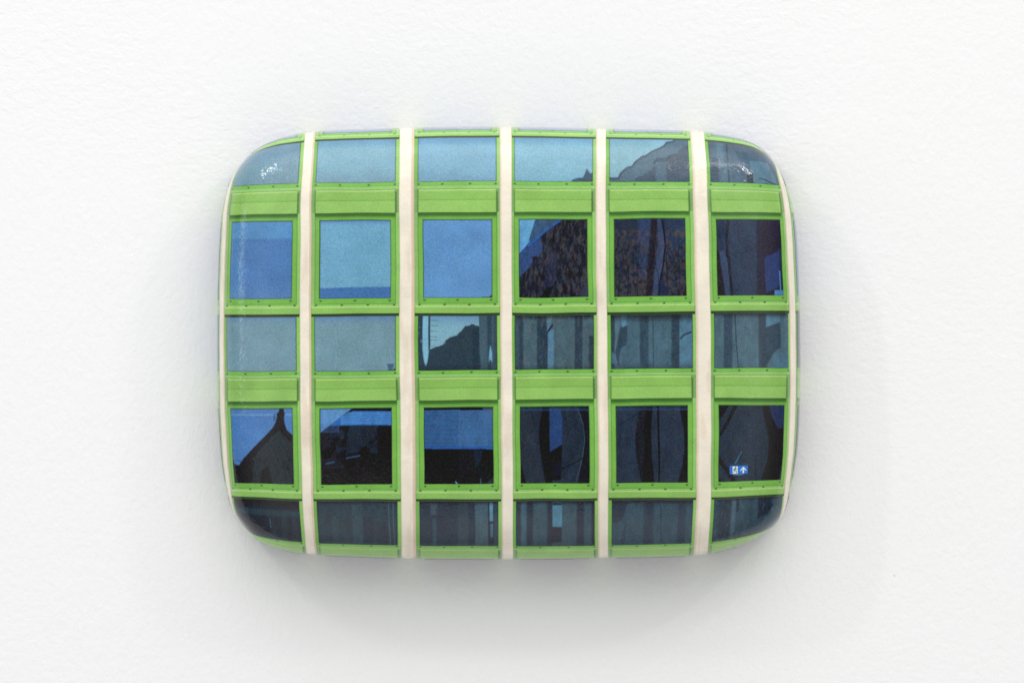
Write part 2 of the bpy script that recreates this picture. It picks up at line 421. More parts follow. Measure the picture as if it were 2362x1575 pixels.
def p21(c):
    c.mix(1 - sstep(qy('T1', 1360), qy('T1', 1385), c.Y), (88, 142, 190), .9)
    c.mix(sstep(640, 690, c.Y), (92, 132, 178), .5); c.band(525, 560, (104, 158, 196), .25, 8); c.mottle(.07, .03, 21)
def p22(c):
    ly = np.sin(c.Y * 2 * math.pi / 4.3) * .5 + .5
    c.mix(ly, (138, 190, 212), .22); c.vgrad(507, 522, (88, 130, 188), .85); c.mottle(.06, .04, 22)
    c.poly([(720, 664.5), (920, 660.5), (920, 700), (720, 700)], (72, 116, 170), wob=1.5)
def p23(c):
    c.mottle(.11, .02, 23); c.poly(q('M2', [(905, 625), (958, 585), (970, 630)]), (42, 54, 68)); c.band(qx('M2', 840), qx('M2', 920), (30, 50, 70), .8, 1, qy('M2', 612))
def p24(c):
    c.flecks((66, 72, 86), .50, .16, 241, .35, .8); c.flecks((86, 74, 66), .56, .26, 242, .3, .7); c.flecks((18, 18, 26), .52, .13, 243, .4, .9)
    c.poly(q('T2', [(1445, 1150), (1760, 1150), (1640, 1210), (1500, 1330), (1355, 1450), (1330, 1420), (1400, 1290)]), (54, 88, 124), .9)
    c.poly([(1197, 588)] + q('T2', [(1340, 1440), (1500, 1340), (1525, 1500)]) + q('M2', [(1525, 90), (1480, 150), (1400, 160), (1420, 210), (1340, 320), (1240, 410)]), (46, 76, 126), .92, wob=3)
    c.flecks((28, 40, 70), .58, .20, 244, .4, .5, 1197, 1252)
    c.poly(q('T2', [(1240, 1150), (1447, 1150), (1400, 1290), (1355, 1440), (1240, 1560)]), (98, 158, 200)); c.poly(q('M2', [(1240, -20), (1385, -20), (1262, 118), (1240, 135)]), (92, 148, 200))
    c.line(q('T2', [(1730, 1165), (1560, 1280), (1440, 1390), (1370, 1450)]), 5, (44, 92, 165), .85)
    c.poly(q('M2', [(1600, 90), (1700, 110), (1690, 400), (1640, 500), (1540, 520), (1560, 300)]), (38, 48, 82), .45, wob=8)
    c.poly(q('M2', [(1500, 620), (1560, 520), (1660, 480), (1600, 640)]), (16, 14, 18), .9)
    c.poly(q('M2', [(1960, 620), (2000, 470), (2060, 430), (2060, 640)]), (56, 66, 90), .8)
def p25(c):
    c.band(qx('T3', 350), qx('T3', 500), (44, 64, 104), .8, 4, 500, 640); c.band(qx('T3', 660), qx('T3', 900), (40, 60, 90), .6, 3, 500, 600)
    c.flecks((84, 72, 66), .47, .15, 251, .8, .75, y0=525); c.flecks((60, 66, 78), .50, .22, 253, .7, .7, y0=560); c.flecks((22, 26, 40), .53, .18, 252, .7, .85, y0=560)
    c.band(qx('T3', 500), qx('T3', 570), (38, 30, 38), .8, 2.5, slant=-.07, yc=507)
    c.poly(q('T3', [(570, 1150), (630, 1150), (665, 1568)]) + q('M3', [(650, 160), (590, 640), (510, 640), (580, 0)]), (60, 78, 116), .7)
    c.line(q('T3', [(620, 1150), (645, 1300), (665, 1480)]) + q('M3', [(660, 60), (640, 250), (600, 450), (590, 620)]), 3.4, (34, 28, 40))
    for k_ in range(7):      # thin branches over the dark trunks
        x_ = 1425 + k_ * 23; c.line([(x_, 690), (x_ + 6 - 3 * (k_ % 3), 640), (x_ - 8 + 5 * (k_ % 4), 590), (x_ + 4, 548 + 6 * (k_ % 3))], 1.6, (22, 28, 46), .6)
        c.line([(x_ - 2, 628), (x_ + 12, 600), (x_ + 16, 575)], 1.2, (24, 30, 48), .55)
    c.poly(q('M3', [(600, 430), (640, 420), (690, 620), (610, 620)]), (34, 46, 86), .7); c.poly(q('M3', [(850, 620), (905, 440), (910, 620)]), (48, 34, 34), .9)
def p26(c):
    c.mottle(.12, .06, 261)
    c.poly(q('T3', [(1240, 1150), (1385, 1150), (1345, 1300), (1345, 1568), (1240, 1568)]), (34, 50, 78), .8)
    c.poly(q('M3', [(1240, 60), (1275, 110), (1345, 620), (1240, 620)]), (34, 30, 38)); c.poly(q('M3', [(1275, 100), (1360, 80), (1400, 620), (1345, 620)]), (54, 72, 106), .75)
    c.line(q('T3', [(1380, 1150), (1355, 1350), (1365, 1568)]) + q('M3', [(1380, 170), (1420, 620)]), 6.5, (26, 30, 42), .9)
    c.line(q('M3', [(1520, 130), (1690, 50)]), 2, (30, 38, 52), .8)
    c.band(qx('T3', 1700), qx('T3', 1745), (24, 34, 56), .9, 2); c.band(qx('T3', 1740), qx('T3', 2040), (40, 30, 50), .95, 2); c.flecks((38, 42, 70), .5, .1, 262, .5, .5, 1757)
    c.poly(q('M3', [(1790, 170), (1960, 80), (1960, 490), (1800, 575)]), (40, 60, 112)); c.poly(q('M3', [(1960, 60), (2030, 60), (2030, 560), (1960, 520)]), (40, 54, 80), .9)
    c.poly(q('M3', [(1895, 540), (2030, 540), (2030, 620), (1895, 620)]), (76, 130, 184)); c.line(q('M3', [(1960, 320), (1963, 540)]), 1.8, (76, 140, 190))
def p31(c):
    c.vgrad(728, 748, (98, 132, 176), .75); c.mottle(.07, .03, 31)
def p32(c):
    c.vgrad(728, 752, (96, 132, 176), .75); c.mottle(.08, .03, 32, .7)
    c.poly(q('M1', [(2026, 1368), (2112, 1368), (2090, 1440), (2095, 1470), (2045, 1470), (2040, 1420)]), (64, 92, 120), .9)
    c.poly(q('M1', [(2090, 1440), (2135, 1400), (2135, 1480), (2070, 1480)]), (52, 62, 76), .9)
def p33(c):
    c.vgrad(728, 756, (98, 138, 180), .7)
    c.poly(q('M2', [(240, 1210), (300, 1185), (350, 1165), (430, 1120), (480, 1065), (560, 1040), (610, 990), (650, 940), (700, 930), (725, 912), (765, 925), (830, 945), (830, 1480), (100, 1480), (100, 1250)]), (46, 65, 78), wob=2.5)
    c.poly(q('M2', [(100, 800), (180, 800), (172, 1300), (205, 1420), (100, 1460)]), (46, 68, 84)); c.flecks((112, 150, 170), .60, .18, 331, .4, .8, 960, 975, 730, 790)
    c.poly(q('M2', [(220, 800), (258, 800), (262, 1130), (250, 1300), (205, 1420), (200, 1300)]), (44, 68, 84))
    c.poly(q('M2', [(176, 800), (236, 800), (240, 1240), (225, 1340), (208, 1392), (190, 1345), (176, 1240)]), (124, 178, 200))
    for y in (875, 935, 1000, 1060, 1108, 1165): c.line(q('M2', [(262, y), (340, y + 3)]), 1.2, (66, 96, 112), .8)
    c.poly(q('M2', [(806, 800), (1030, 800), (1030, 1480), (830, 1480), (812, 1200)]), (66, 92, 106)); c.band(qx('M2', 900), qx('M2', 950), (40, 60, 78), .75, 3, slant=0)
    c.band(qx('M2', 730), qx('M2', 805), (34, 52, 66), .6, 4, qy('M2', 960)); c.band(qx('M2', 970), qx('M2', 1030), (50, 66, 78), .6, 3)
    c.poly(q('M2', [(935, 1145), (955, 1250), (955, 1350), (935, 1310), (915, 1350), (922, 1240)]), (106, 160, 188)); c.mix(sstep(835, 856, c.Y), (38, 48, 58), .5); c.mottle(.08, .08, 333)
def p34(c):
    X = 'M2'
    c.band(qx(X, 1205), qx(X, 1260), (54, 76, 90), .8, 2, 730); c.band(qx(X, 1260), qx(X, 1310), (38, 56, 72), .8, 2); c.band(qx(X, 1465), qx(X, 1592), (38, 56, 74), .85, 2.5)
    c.band(qx(X, 1590), qx(X, 1655), (88, 128, 158), .9, 2, qy(X, 980)); c.poly(q(X, [(1575, 825), (1645, 825), (1600, 980), (1580, 1000)]), (84, 122, 146), .9); c.line(q(X, [(1590, 1000), (1640, 930)]), 4, (36, 52, 68))
    c.band(qx(X, 1890), qx(X, 1978), (40, 58, 74), .85, 2.5); c.band(qx(X, 2050), qx(X, 2110), (44, 56, 70), .8, 2, qy(X, 1050)); c.mix(sstep(836, 854, c.Y), (48, 58, 70), .6)
    c.vgrad(728, 742, (36, 40, 46), .9); c.flecks((88, 92, 92), .60, .2, 341, .4, .5); c.mottle(.10, .07, 342)
def p35(c):
    X = 'M3'
    c.band(qx(X, 30), qx(X, 88), (44, 60, 72), .8, 2); c.band(qx(X, 90), qx(X, 140), (88, 118, 132), .6, 2); c.poly(q(X, [(160, 820), (225, 820), (215, 930), (170, 970)]), (88, 132, 158))
    c.poly(q(X, [(145, 960), (230, 930), (228, 1120), (150, 1200), (130, 1400), (90, 1250)]), (46, 66, 82), .85); c.band(qx(X, 370), qx(X, 470), (48, 70, 88), .85, 3); c.line(q(X, [(520, 830), (524, 1400)]), 2, (48, 68, 82), .8)
    c.band(qx(X, 730), qx(X, 822), (46, 64, 80), .85, 2.5); c.band(qx(X, 822), qx(X, 980), (84, 124, 148), .75, 2); c.line(q(X, [(830, 1085), (870, 1040), (945, 1010)]), 4.5, (50, 72, 88))
    c.poly(q(X, [(40, 1220), (100, 1260), (90, 1370), (40, 1350)]), (78, 112, 134), .7); c.vgrad(728, 748, (38, 38, 42), .8); c.mix(sstep(830, 852, c.Y), (50, 64, 78), .6); c.mottle(.10, .07, 351)
def p36(c):
    X = 'M3'
    c.band(qx(X, 1320), qx(X, 1420), (44, 66, 86), .85, 3); c.line(q(X, [(1450, 800), (1462, 1100), (1490, 1420)]), 2.6, (42, 62, 78), .85); c.band(qx(X, 1715), qx(X, 1800), (48, 64, 80), .85, 3)
    c.poly(q(X, [(1800, 800), (1955, 800), (1950, 890), (1800, 955)]), (84, 128, 152), .8); c.poly(q(X, [(1790, 960), (1955, 900), (1960, 1180), (1880, 1240), (1800, 1400)]), (46, 64, 82), .8)
    c.poly(q(X, [(1880, 1260), (2060, 1200), (2060, 1420), (1860, 1420)]), (76, 112, 134), .7); c.vgrad(722, 738, (36, 34, 42), .9); c.mottle(.10, .07, 361)
def p41(c):
    X = 'L1'
    c.band(520, 690, (120, 158, 202), .5, 1, qy(X, 560), qy(X, 582)); c.mottle(.06, .03, 411)
    roof = [(240, 920), (258, 1060), (275, 1140), (325, 1145), (380, 1070), (460, 985), (540, 900), (640, 800), (700, 740), (725, 710), (760, 650), (775, 590), (768, 565), (795, 540), (812, 490), (848, 490), (868, 562), (857, 600), (862, 670), (885, 740), (980, 825), (980, 1390), (240, 1390)]
    c.poly(q(X, roof), (34, 32, 37), wob=1.2)
    c.poly(q(X, [(470, 1390), (500, 1060), (600, 930), (730, 800), (800, 750), (880, 850), (980, 880), (980, 1390)]), (44, 53, 59), .9, wob=8)
    c.poly(q(X, [(555, 1390), (580, 1230), (620, 1175), (670, 1180), (725, 1390)]), (26, 26, 29), .9); c.band(qx(X, 735), qx(X, 760), (26, 30, 34), .5, 3, qy(X, 560), qy(X, 640))
    c.line(q(X, [(250, 1094), (372, 1094)]), 1.2, (50, 80, 140)); c.line(q(X, [(312, 1160), (312, 1380)]), 1.4, (20, 18, 22)); c.flecks((14, 14, 16), .60, .15, 412, 1, .6, y0=1050)
def p42(c):
    X = 'L1'
    c.flecks((46, 46, 56), .46, .06, 421, 1, .8, 735, 830, 975, 1080); c.flecks((38, 54, 72), .50, .05, 422, 1, .8, 760, 870, 970, 1045)
    c.poly(q(X, [(1560, 1030), (1700, 990), (1860, 830), (1900, 760), (1930, 680), (1600, 680), (1560, 860)]), (36, 46, 60), .8, wob=6)
    c.flecks((44, 42, 48), .55, .2, 425, .8, .8, y0=1050)
    c.poly(q(X, [(1370, 690), (1480, 600), (1640, 530), (2100, 530), (2100, 685)]), (46, 102, 172))
    st = np.sin(c.Y * 2 * math.pi / 3.6) * .5 + .5
    c.mix(st * (c.Y > qy(X, 535)) * (c.Y < qy(X, 675)) * (c.X > qx(X, 1500)), (104, 158, 208), .55)
    c.poly(q(X, [(1250, 490), (1640, 490), (1500, 590), (1262, 775)]), (92, 140, 190)); c.mix((c.X < qx(X, 1480)) * sstep(qy(X, 640), qy(X, 690), c.Y) * (c.Y < qy(X, 770)), (58, 86, 140), .35)
    c.line(q(X, [(1330, 1120), (1420, 1100)]), 3, (48, 80, 128), .8); c.line(q(X, [(1560, 1060), (1710, 1035)]), 3, (48, 80, 128), .8)
def p43(c):
    X = 'L2'
    ph = (c.Y - qy(X, 500)) / 2.98
    st = np.sin(ph * 2 * math.pi) * .5 + .5
    m = (c.Y < qy(X, 955)) * (c.Y > qy(X, 518))
    c.mix(m, (24, 54, 100)); c.mix(m * st, (78, 132, 188), .7); c.mix(m * (c.X > qx(X, 580)), (96, 140, 184), .15); c.band(940, 1160, (38, 86, 158), .9, 1, qy(X, 925), qy(X, 955))
    c.poly(q(X, [(580, 960), (850, 960), (800, 1180), (640, 1250), (600, 1360), (580, 1360)]), (30, 33, 38), .8); c.poly(q(X, [(750, 960), (850, 960), (820, 1120), (760, 1160)]), (28, 44, 62), .8)
    c.poly(q(X, [(840, 490), (980, 490), (980, 660)]), (72, 96, 130), .6); c.line(q(X, [(828, 1290), (828, 1335)]), 2.4, (92, 140, 190)); c.line(q(X, [(545, 1325), (565, 1350)]), 2, (110, 150, 190))
    c.poly(q(X, [(870, 1360), (980, 1260), (980, 1360)]), (44, 50, 62)); c.poly(q(X, [(650, 1280), (700, 1200), (900, 1160), (940, 1260), (880, 1340), (700, 1340)]), (22, 27, 36), .8)
def p44(c):
    X = 'L2'; c.mottle(.16, .06, 441)
    c.poly(q(X, [(1250, 480), (1310, 490), (1400, 600), (1450, 760), (1480, 1000), (1545, 1360), (1340, 1360), (1280, 1150), (1250, 1100)]), (46, 54, 66), .7)
    c.poly(q(X, [(1240, 1080), (1280, 1120), (1345, 1360), (1240, 1360)]), (16, 18, 24))
    c.poly(q(X, [(1525, 480), (1605, 480), (1612, 990), (1750, 900), (1735, 1300), (1640, 1310), (1640, 1360), (1565, 1360), (1530, 1150), (1500, 960), (1488, 760)]), (13, 14, 19))
    c.poly(q(X, [(1605, 500), (1720, 500), (1752, 600), (1752, 900), (1615, 985)]), (36, 66, 116)); c.poly(q(X, [(1640, 1150), (1730, 1060), (1730, 1260), (1660, 1260)]), (22, 32, 52), .6)
    c.poly(q(X, [(1920, 480), (2080, 480), (2080, 1360), (1925, 1360), (1985, 950), (1995, 780), (1960, 600)]), (26, 30, 39)); c.line(q(X, [(1925, 500), (1985, 680), (2000, 850), (1975, 1050), (1900, 1350)]), 2, (62, 82, 108), .7)
    c.line(q(X, [(1740, 1180), (1950, 1075), (2000, 1040)]), 1.8, (16, 20, 28)); c.band(1190, 1370, (42, 78, 122), .5, 1, qy(X, 500), qy(X, 525))
def p45(c):
    X = 'L3'; c.mottle(.16, .06, 451)
    c.poly(q(X, [(365, 480), (512, 480), (497, 750), (505, 1050), (540, 1360), (390, 1360), (330, 1050), (318, 900), (330, 720)]), (34, 36, 42), .95)
    c.poly(q(X, [(450, 480), (512, 480), (497, 750), (505, 1050), (540, 1360), (400, 1360), (430, 900), (410, 740)]), (20, 18, 20), .95); c.line(q(X, [(575, 480), (585, 800), (592, 1100), (592, 1350)]), 4, (17, 18, 24))
    c.poly(q(X, [(815, 480), (940, 480), (940, 1360), (800, 1360), (855, 1150), (882, 950), (870, 750)]), (24, 23, 28)); c.line(q(X, [(120, 690), (360, 550)]), 1.6, (28, 36, 50), .8); c.band(1410, 1590, (48, 82, 124), .4, 1, qy(X, 495), qy(X, 520))
def p46(c):
    X = 'L3'; c.mottle(.16, .06, 461)
    c.poly(q(X, [(1260, 460), (1385, 460), (1290, 620), (1260, 640)]), (24, 23, 30)); c.line(q(X, [(1462, 460), (1380, 620), (1285, 790)]), 7, (20, 22, 29)); c.line(q(X, [(1260, 1050), (1350, 1170), (1470, 1350)]), 9, (20, 20, 25))
    c.poly(q(X, [(1740, 440), (1860, 440), (1950, 700), (2040, 700), (2040, 1360), (1760, 1360), (1830, 1100), (1845, 850), (1790, 640)]), (32, 29, 36)); c.band(qx(X, 1850), qx(X, 1935), (22, 20, 24), .7, 3, qy(X, 620))
    c.poly(q(X, [(1835, 470), (2040, 460), (2040, 715), (1940, 725), (1870, 580)]), (38, 52, 92)); c.line(q(X, [(1690, 1040), (1710, 1330)]), 2.5, (24, 30, 40), .8)
    c.line(q(X, [(1530, 985), (1500, 1040), (1465, 1115)]), 1.8, (58, 116, 150), .9); c.line(q(X, [(1430, 1126), (1600, 1122)]), 2, (30, 66, 92)); c.line(q(X, [(1450, 1248), (1550, 1248)]), 1.3, (100, 140, 160), .9)
    c.poly(q(X, [(1260, 1270), (1290, 1280), (1330, 1360), (1260, 1360)]), (38, 32, 32))
def tinge(c): c.mix(sstep(1246, 1257, c.Y), (72, 70, 78), .5); c.vgrad(1155, 1166, (30, 28, 32), .85)
def p51(c):
    c.vgrad(1158, 1178, (30, 30, 34), .9); c.mix(sstep(1175, 1185, c.Y) * (1 - sstep(1190, 1200, c.Y)), (56, 72, 80), .8)
    for a in (650, 790, 905): c.band(qx('B1', a), qx('B1', a + 60), (50, 62, 70), .6, 3, 1195)
    c.line(q('B1', [(650, 700), (655, 810)]), 1.3, (80, 110, 130), .8); c.mottle(.14, .05, 511); c.mix(sstep(1232, 1250, c.Y), (62, 58, 68), .7)
def p52(c):
    X = 'B1'; c.band(qx(X, 1380), qx(X, 1470), (60, 74, 82), .5, 4); c.band(qx(X, 1620), qx(X, 1740), (64, 80, 88), .6, 4); c.band(qx(X, 1745), qx(X, 1860), (38, 52, 66), .8, 2, qy(X, 640)); c.band(qx(X, 1900), qx(X, 2030), (40, 54, 68), .8, 2, qy(X, 700))
    for a in (2038, 2088): c.line(q(X, [(a, 480), (a + 2, 700), (a + 18, 960)]), 1.4, (84, 110, 128), .7)
    c.mottle(.12, .05, 521); tinge(c)
def p53(c):
    X = 'B2'; c.band(qx(X, 265), qx(X, 340), (72, 84, 94), .7, 3, 1160, qy(X, 620)); c.band(qx(X, 285), qx(X, 325), (62, 84, 98), .7, 3, qy(X, 660)); c.band(qx(X, 570), qx(X, 685), (62, 70, 80), .8, 3)
    c.band(qx(X, 765), qx(X, 912), (74, 96, 108), .9, 2); c.band(qx(X, 912), qx(X, 980), (30, 44, 60), .8, 2); c.band(qx(X, 928), qx(X, 968), (92, 134, 154), .95, 1.2, qy(X, 470), qy(X, 690)); c.band(qx(X, 935), qx(X, 968), (76, 108, 126), .95, 1.2, qy(X, 715), qy(X, 870))
    c.band(qx(X, 980), qx(X, 1030), (62, 76, 90), .7, 2); c.mottle(.14, .06, 531); tinge(c)
def p54(c):
    X = 'B2'; c.band(qx(X, 1210), qx(X, 1285), (44, 56, 68), .8, 3); c.band(qx(X, 1285), qx(X, 1340), (76, 104, 120), .7, 3); c.band(qx(X, 1350), qx(X, 1420), (34, 48, 64), .9, 3); c.band(qx(X, 1580), qx(X, 1640), (32, 46, 62), .9, 3)
    c.band(qx(X, 1640), qx(X, 1748), (86, 132, 156), .95, 1.5, qy(X, 470), qy(X, 755)); c.band(qx(X, 1640), qx(X, 1748), (28, 36, 48), .95, 1.5, qy(X, 485), qy(X, 512)); c.band(qx(X, 1620), qx(X, 1745), (38, 44, 55), .95, 1.5, qy(X, 755), qy(X, 925))
    c.band(qx(X, 1915), qx(X, 2000), (34, 46, 62), .9, 3); c.band(qx(X, 2085), qx(X, 2140), (36, 36, 44), .8, 2); c.mottle(.12, .06, 541); tinge(c)
def p55(c):
    X = 'B3'; c.poly(q(X, [(50, 440), (240, 440), (220, 560), (170, 680), (110, 720), (50, 700)]), (34, 50, 66), .85, wob=4); c.band(qx(X, 420), qx(X, 535), (40, 54, 70), .85, 4); c.line(q(X, [(610, 440), (625, 700), (628, 960)]), 2, (38, 54, 70), .8)
    c.band(qx(X, 815), qx(X, 905), (42, 56, 72), .8, 4); c.poly(q(X, [(150, 960), (190, 780), (230, 700), (210, 960)]), (40, 54, 70), .7); c.mottle(.12, .05, 551); tinge(c)
def p56(c):
    X = 'B3'; c.band(qx(X, 1290), qx(X, 1430), (40, 54, 68), .85, 4); c.band(qx(X, 1440), qx(X, 1485), (80, 106, 122), .7, 3); c.band(qx(X, 1490), qx(X, 1520), (34, 46, 58), .8, 2, 1150, 1185)
    c.poly(q(X, [(1755, 420), (1900, 400), (1930, 560), (1860, 680), (1755, 720)]), (32, 44, 56), .85, wob=5); c.mix(sstep(1232, 1252, c.Y), (58, 54, 64), .7); c.mottle(.14, .05, 561); c.vgrad(1150, 1162, (30, 28, 32), .85)
    c.flecks((96, 118, 130), .66, .14, 562, .5, .4)

PAINT = {(1, 1): ((122, 158, 174), p11), (1, 2): ((126, 174, 194), p12), (1, 3): ((124, 174, 200), p13), (1, 4): ((126, 178, 200), p14), (1, 5): ((130, 178, 194), p15), (1, 6): ((72, 102, 124), p16),
 (2, 1): ((78, 122, 176), p21), (2, 2): ((108, 162, 192), p22), (2, 3): ((98, 146, 196), p23), (2, 4): ((34, 38, 52), p24), (2, 5): ((40, 50, 68), p25), (2, 6): ((38, 56, 82), p26),
 (3, 1): ((116, 150, 164), p31), (3, 2): ((116, 150, 163), p32), (3, 3): ((124, 168, 186), p33), (3, 4): ((72, 98, 110), p34), (3, 5): ((72, 102, 118), p35), (3, 6): ((74, 104, 118), p36),
 (4, 1): ((78, 124, 182), p41), (4, 2): ((22, 20, 23), p42), (4, 3): ((14, 13, 15), p43), (4, 4): ((38, 50, 65), p44), (4, 5): ((42, 54, 72), p45), (4, 6): ((38, 52, 68), p46),
 (5, 1): ((36, 46, 54), p51), (5, 2): ((50, 63, 72), p52), (5, 3): ((38, 54, 68), p53), (5, 4): ((62, 82, 94), p54), (5, 5): ((58, 78, 92), p55), (5, 6): ((58, 76, 90), p56)}
PLAIN = {0: (138, 152, 180), 1: (110, 150, 176), 2: (104, 126, 164), 3: (98, 134, 164), 4: (70, 66, 78), 5: (46, 56, 66), 6: (40, 46, 58)}
PLAIN7 = {0: (138, 152, 180), 1: (80, 108, 126), 2: (104, 122, 162), 3: (76, 92, 106), 4: (74, 68, 82), 5: (50, 58, 68), 6: (40, 46, 58)}

# ------------------------------------------------------------------ layout of the printed facade
BAY = {1: (518, 692), 2: (718, 922), 3: (956.5, 1154), 4: (1178, 1377), 5: (1401, 1605), 6: (1640, 1821)}
TRAN = {1: (523.5, 683.5), 2: (726, 913), 3: (965.5, 1146), 4: (1187.5, 1369.5), 5: (1409.5, 1597.5), 6: (1648, 1817)}
PANE = {1: (530.5, 673), 2: (738, 901.5), 3: (977, 1135.5), 4: (1198.5, 1357), 5: (1420, 1585), 6: (1658, 1808.5)}
PANL = {1: (524.5, 685), 2: (727, 913.5), 3: (965.5, 1146.5), 4: (1188, 1368), 5: (1409, 1595), 6: (1648, 1813)}
UB = {b: (u_of(x0), u_of(x1)) for b, (x0, x1) in BAY.items()}
UT = {b: (u_of(x0), u_of(x1)) for b, (x0, x1) in TRAN.items()}
UP = {b: (u_of(x0), u_of(x1)) for b, (x0, x1) in PANE.items()}
UL_ = {b: (u_of(x0), u_of(x1)) for b, (x0, x1) in PANL.items()}
sL = UB[1][0] - 31; sR = UB[6][1] + 30
uL = CX - EU - 34
UB[0] = (uL, sL); UT[0] = (uL, sL - 9); UP[0] = (uL, sL - 20); UL_[0] = (uL, sL - 9)
uR = CX + EU + 34
UB[7] = (sR, uR); UT[7] = (sR + 9, uR); UP[7] = (sR + 18, uR); UL_[7] = (sR + 9, uR)
VT_END = CY - EV - 34; VB_END = CY + EV + 34
VR = [('window', 0, VT_END, v_of(307)), ('sill', 0, v_of(307), v_of(314)), ('transom', 1, v_of(314), v_of(436.5)), ('panel', 1, v_of(436.5), v_of(489)),
      ('window', 2, v_of(489), v_of(705)), ('sill', 2, v_of(705), v_of(722.5)), ('transom', 3, v_of(722.5), v_of(870.5)), ('panel', 3, v_of(870.5), v_of(922.5)),
      ('window', 4, v_of(922.5), v_of(1133.5)), ('sill', 4, v_of(1133.5), v_of(1150.5)), ('transom', 5, v_of(1150.5), v_of(1266)), ('panel', 5, v_of(1266), v_of(1286.3)),
      ('window', 6, v_of(1286.3), VB_END)]
PV_ROW = {0: (VT_END, v_of(300.4)), 1: (v_of(318), v_of(418.5)), 2: (v_of(507), v_of(686.5)), 3: (v_of(728.3), v_of(853.5)), 4: (v_of(940), v_of(1115.5)),
          5: (v_of(1155.3), v_of(1257)), 6: (v_of(1286.3) + 22, VB_END)}
PH_ROW = {0: (200, 300.4), 1: (318, 418.5), 2: (507, 686.5), 3: (728.3, 853.5), 4: (940, 1115.5), 5: (1155.3, 1257), 6: (1300, 1400)}

G_FRAME = (118, 178, 76); G_LIGHT = (150, 200, 110); G_PANEL = (136, 184, 90); G_MARGIN = (134, 176, 108); G_LINE = (72, 134, 56); G_DARK = (34, 58, 38)
def lf(bay):       # frame green, the same for every bay
    return G_FRAME
def rivets(c, xs, y):
    for x in xs:
        c.mix(np.exp(-(((c.X - x) / 3.0) ** 4 + ((c.Y - y) / 1.9) ** 4)), (38, 62, 36), .92)
def side_margins(c, u0, u1, w=8.5):
    c.mix(1 - sstep(u0 + w - 2, u0 + w, c.X), G_MARGIN, .75); c.mix(sstep(u1 - w, u1 - w + 2, c.X), G_MARGIN, .6)
    c.mix(np.exp(-((c.X - u0) / 2.2) ** 2), (92, 122, 66), .6); c.mix(np.exp(-((c.X - u1) / 1.8) ** 2), (164, 190, 120), .5)
def paint_transom(U, V, bay, v0, v1, pv0, pv1):
    c = Canvas(U, V, G_FRAME); u0, u1 = UB[bay]; a, b = UT[bay]
    c.mix(sstep(b, b + 2, U), (150, 200, 108), .7); c.mix((1 - sstep(a - 3, a, U)), (108, 172, 74), .5)
    dk = (1 - sstep(pv0 - 1, pv0 + 1.5, V)) * (U > u0 + 1) * (U < u1 - 1)
    c.mix(dk, (38, 44, 36), .95); c.mix(np.exp(-((V - v0) / 1.3) ** 2), (24, 30, 24), .5)
    ry = pv1 + (v1 - pv1) * .31; bnd = pv1 + (v1 - pv1) * .50
    c.mix(sstep(bnd - 1, bnd + 1, V), (152, 198, 118), .75); c.mix(np.exp(-((V - bnd) / 1.0) ** 2), (92, 156, 66), .55)
    c.mix(np.exp(-((V - v1 + .6) / 1.1) ** 2), (64, 118, 48), .7)
    c.mix((V > bnd) * (1 - sstep(u0 + 6, u0 + 9, U)), G_MARGIN, .8)
    c.mix(sstep(pv1, pv1 + 3, V) * (1 - sstep(bnd - 3, bnd, V)), (120, 186, 78), .5)
    w = b - a
    rivets(c, [a + .5, a + w * .31, a + w * .67, b - 1], ry); c.mottle(.06, .04, 70 + bay)
    for xx in (a, b): c.mix(np.exp(-((U - xx) / 1.3) ** 2) * (V > pv0) * (V < pv1), (52, 70, 40), .7)
    return c.C
def paint_panel(U, V, bay, v0, v1):
    c = Canvas(U, V, G_PANEL); u0, u1 = UB[bay]; a, b = UL_[bay]; h = v1 - v0
    out = np.clip((1 - sstep(a - 1, a, U)) + sstep(b, b + 1, U), 0, 1)
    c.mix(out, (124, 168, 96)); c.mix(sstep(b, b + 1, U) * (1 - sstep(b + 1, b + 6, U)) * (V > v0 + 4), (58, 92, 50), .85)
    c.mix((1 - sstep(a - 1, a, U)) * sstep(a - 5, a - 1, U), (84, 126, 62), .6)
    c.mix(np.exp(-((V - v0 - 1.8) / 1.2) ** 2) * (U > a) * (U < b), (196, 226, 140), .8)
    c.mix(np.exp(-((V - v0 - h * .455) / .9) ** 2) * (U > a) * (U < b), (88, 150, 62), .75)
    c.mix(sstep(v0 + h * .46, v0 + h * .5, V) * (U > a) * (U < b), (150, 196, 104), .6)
    for xx in (a, b): c.mix(np.exp(-((U - xx) / 1.1) ** 2), (66, 112, 46), .75)
    c.mottle(.05, .03, 80 + bay)
    return c.C
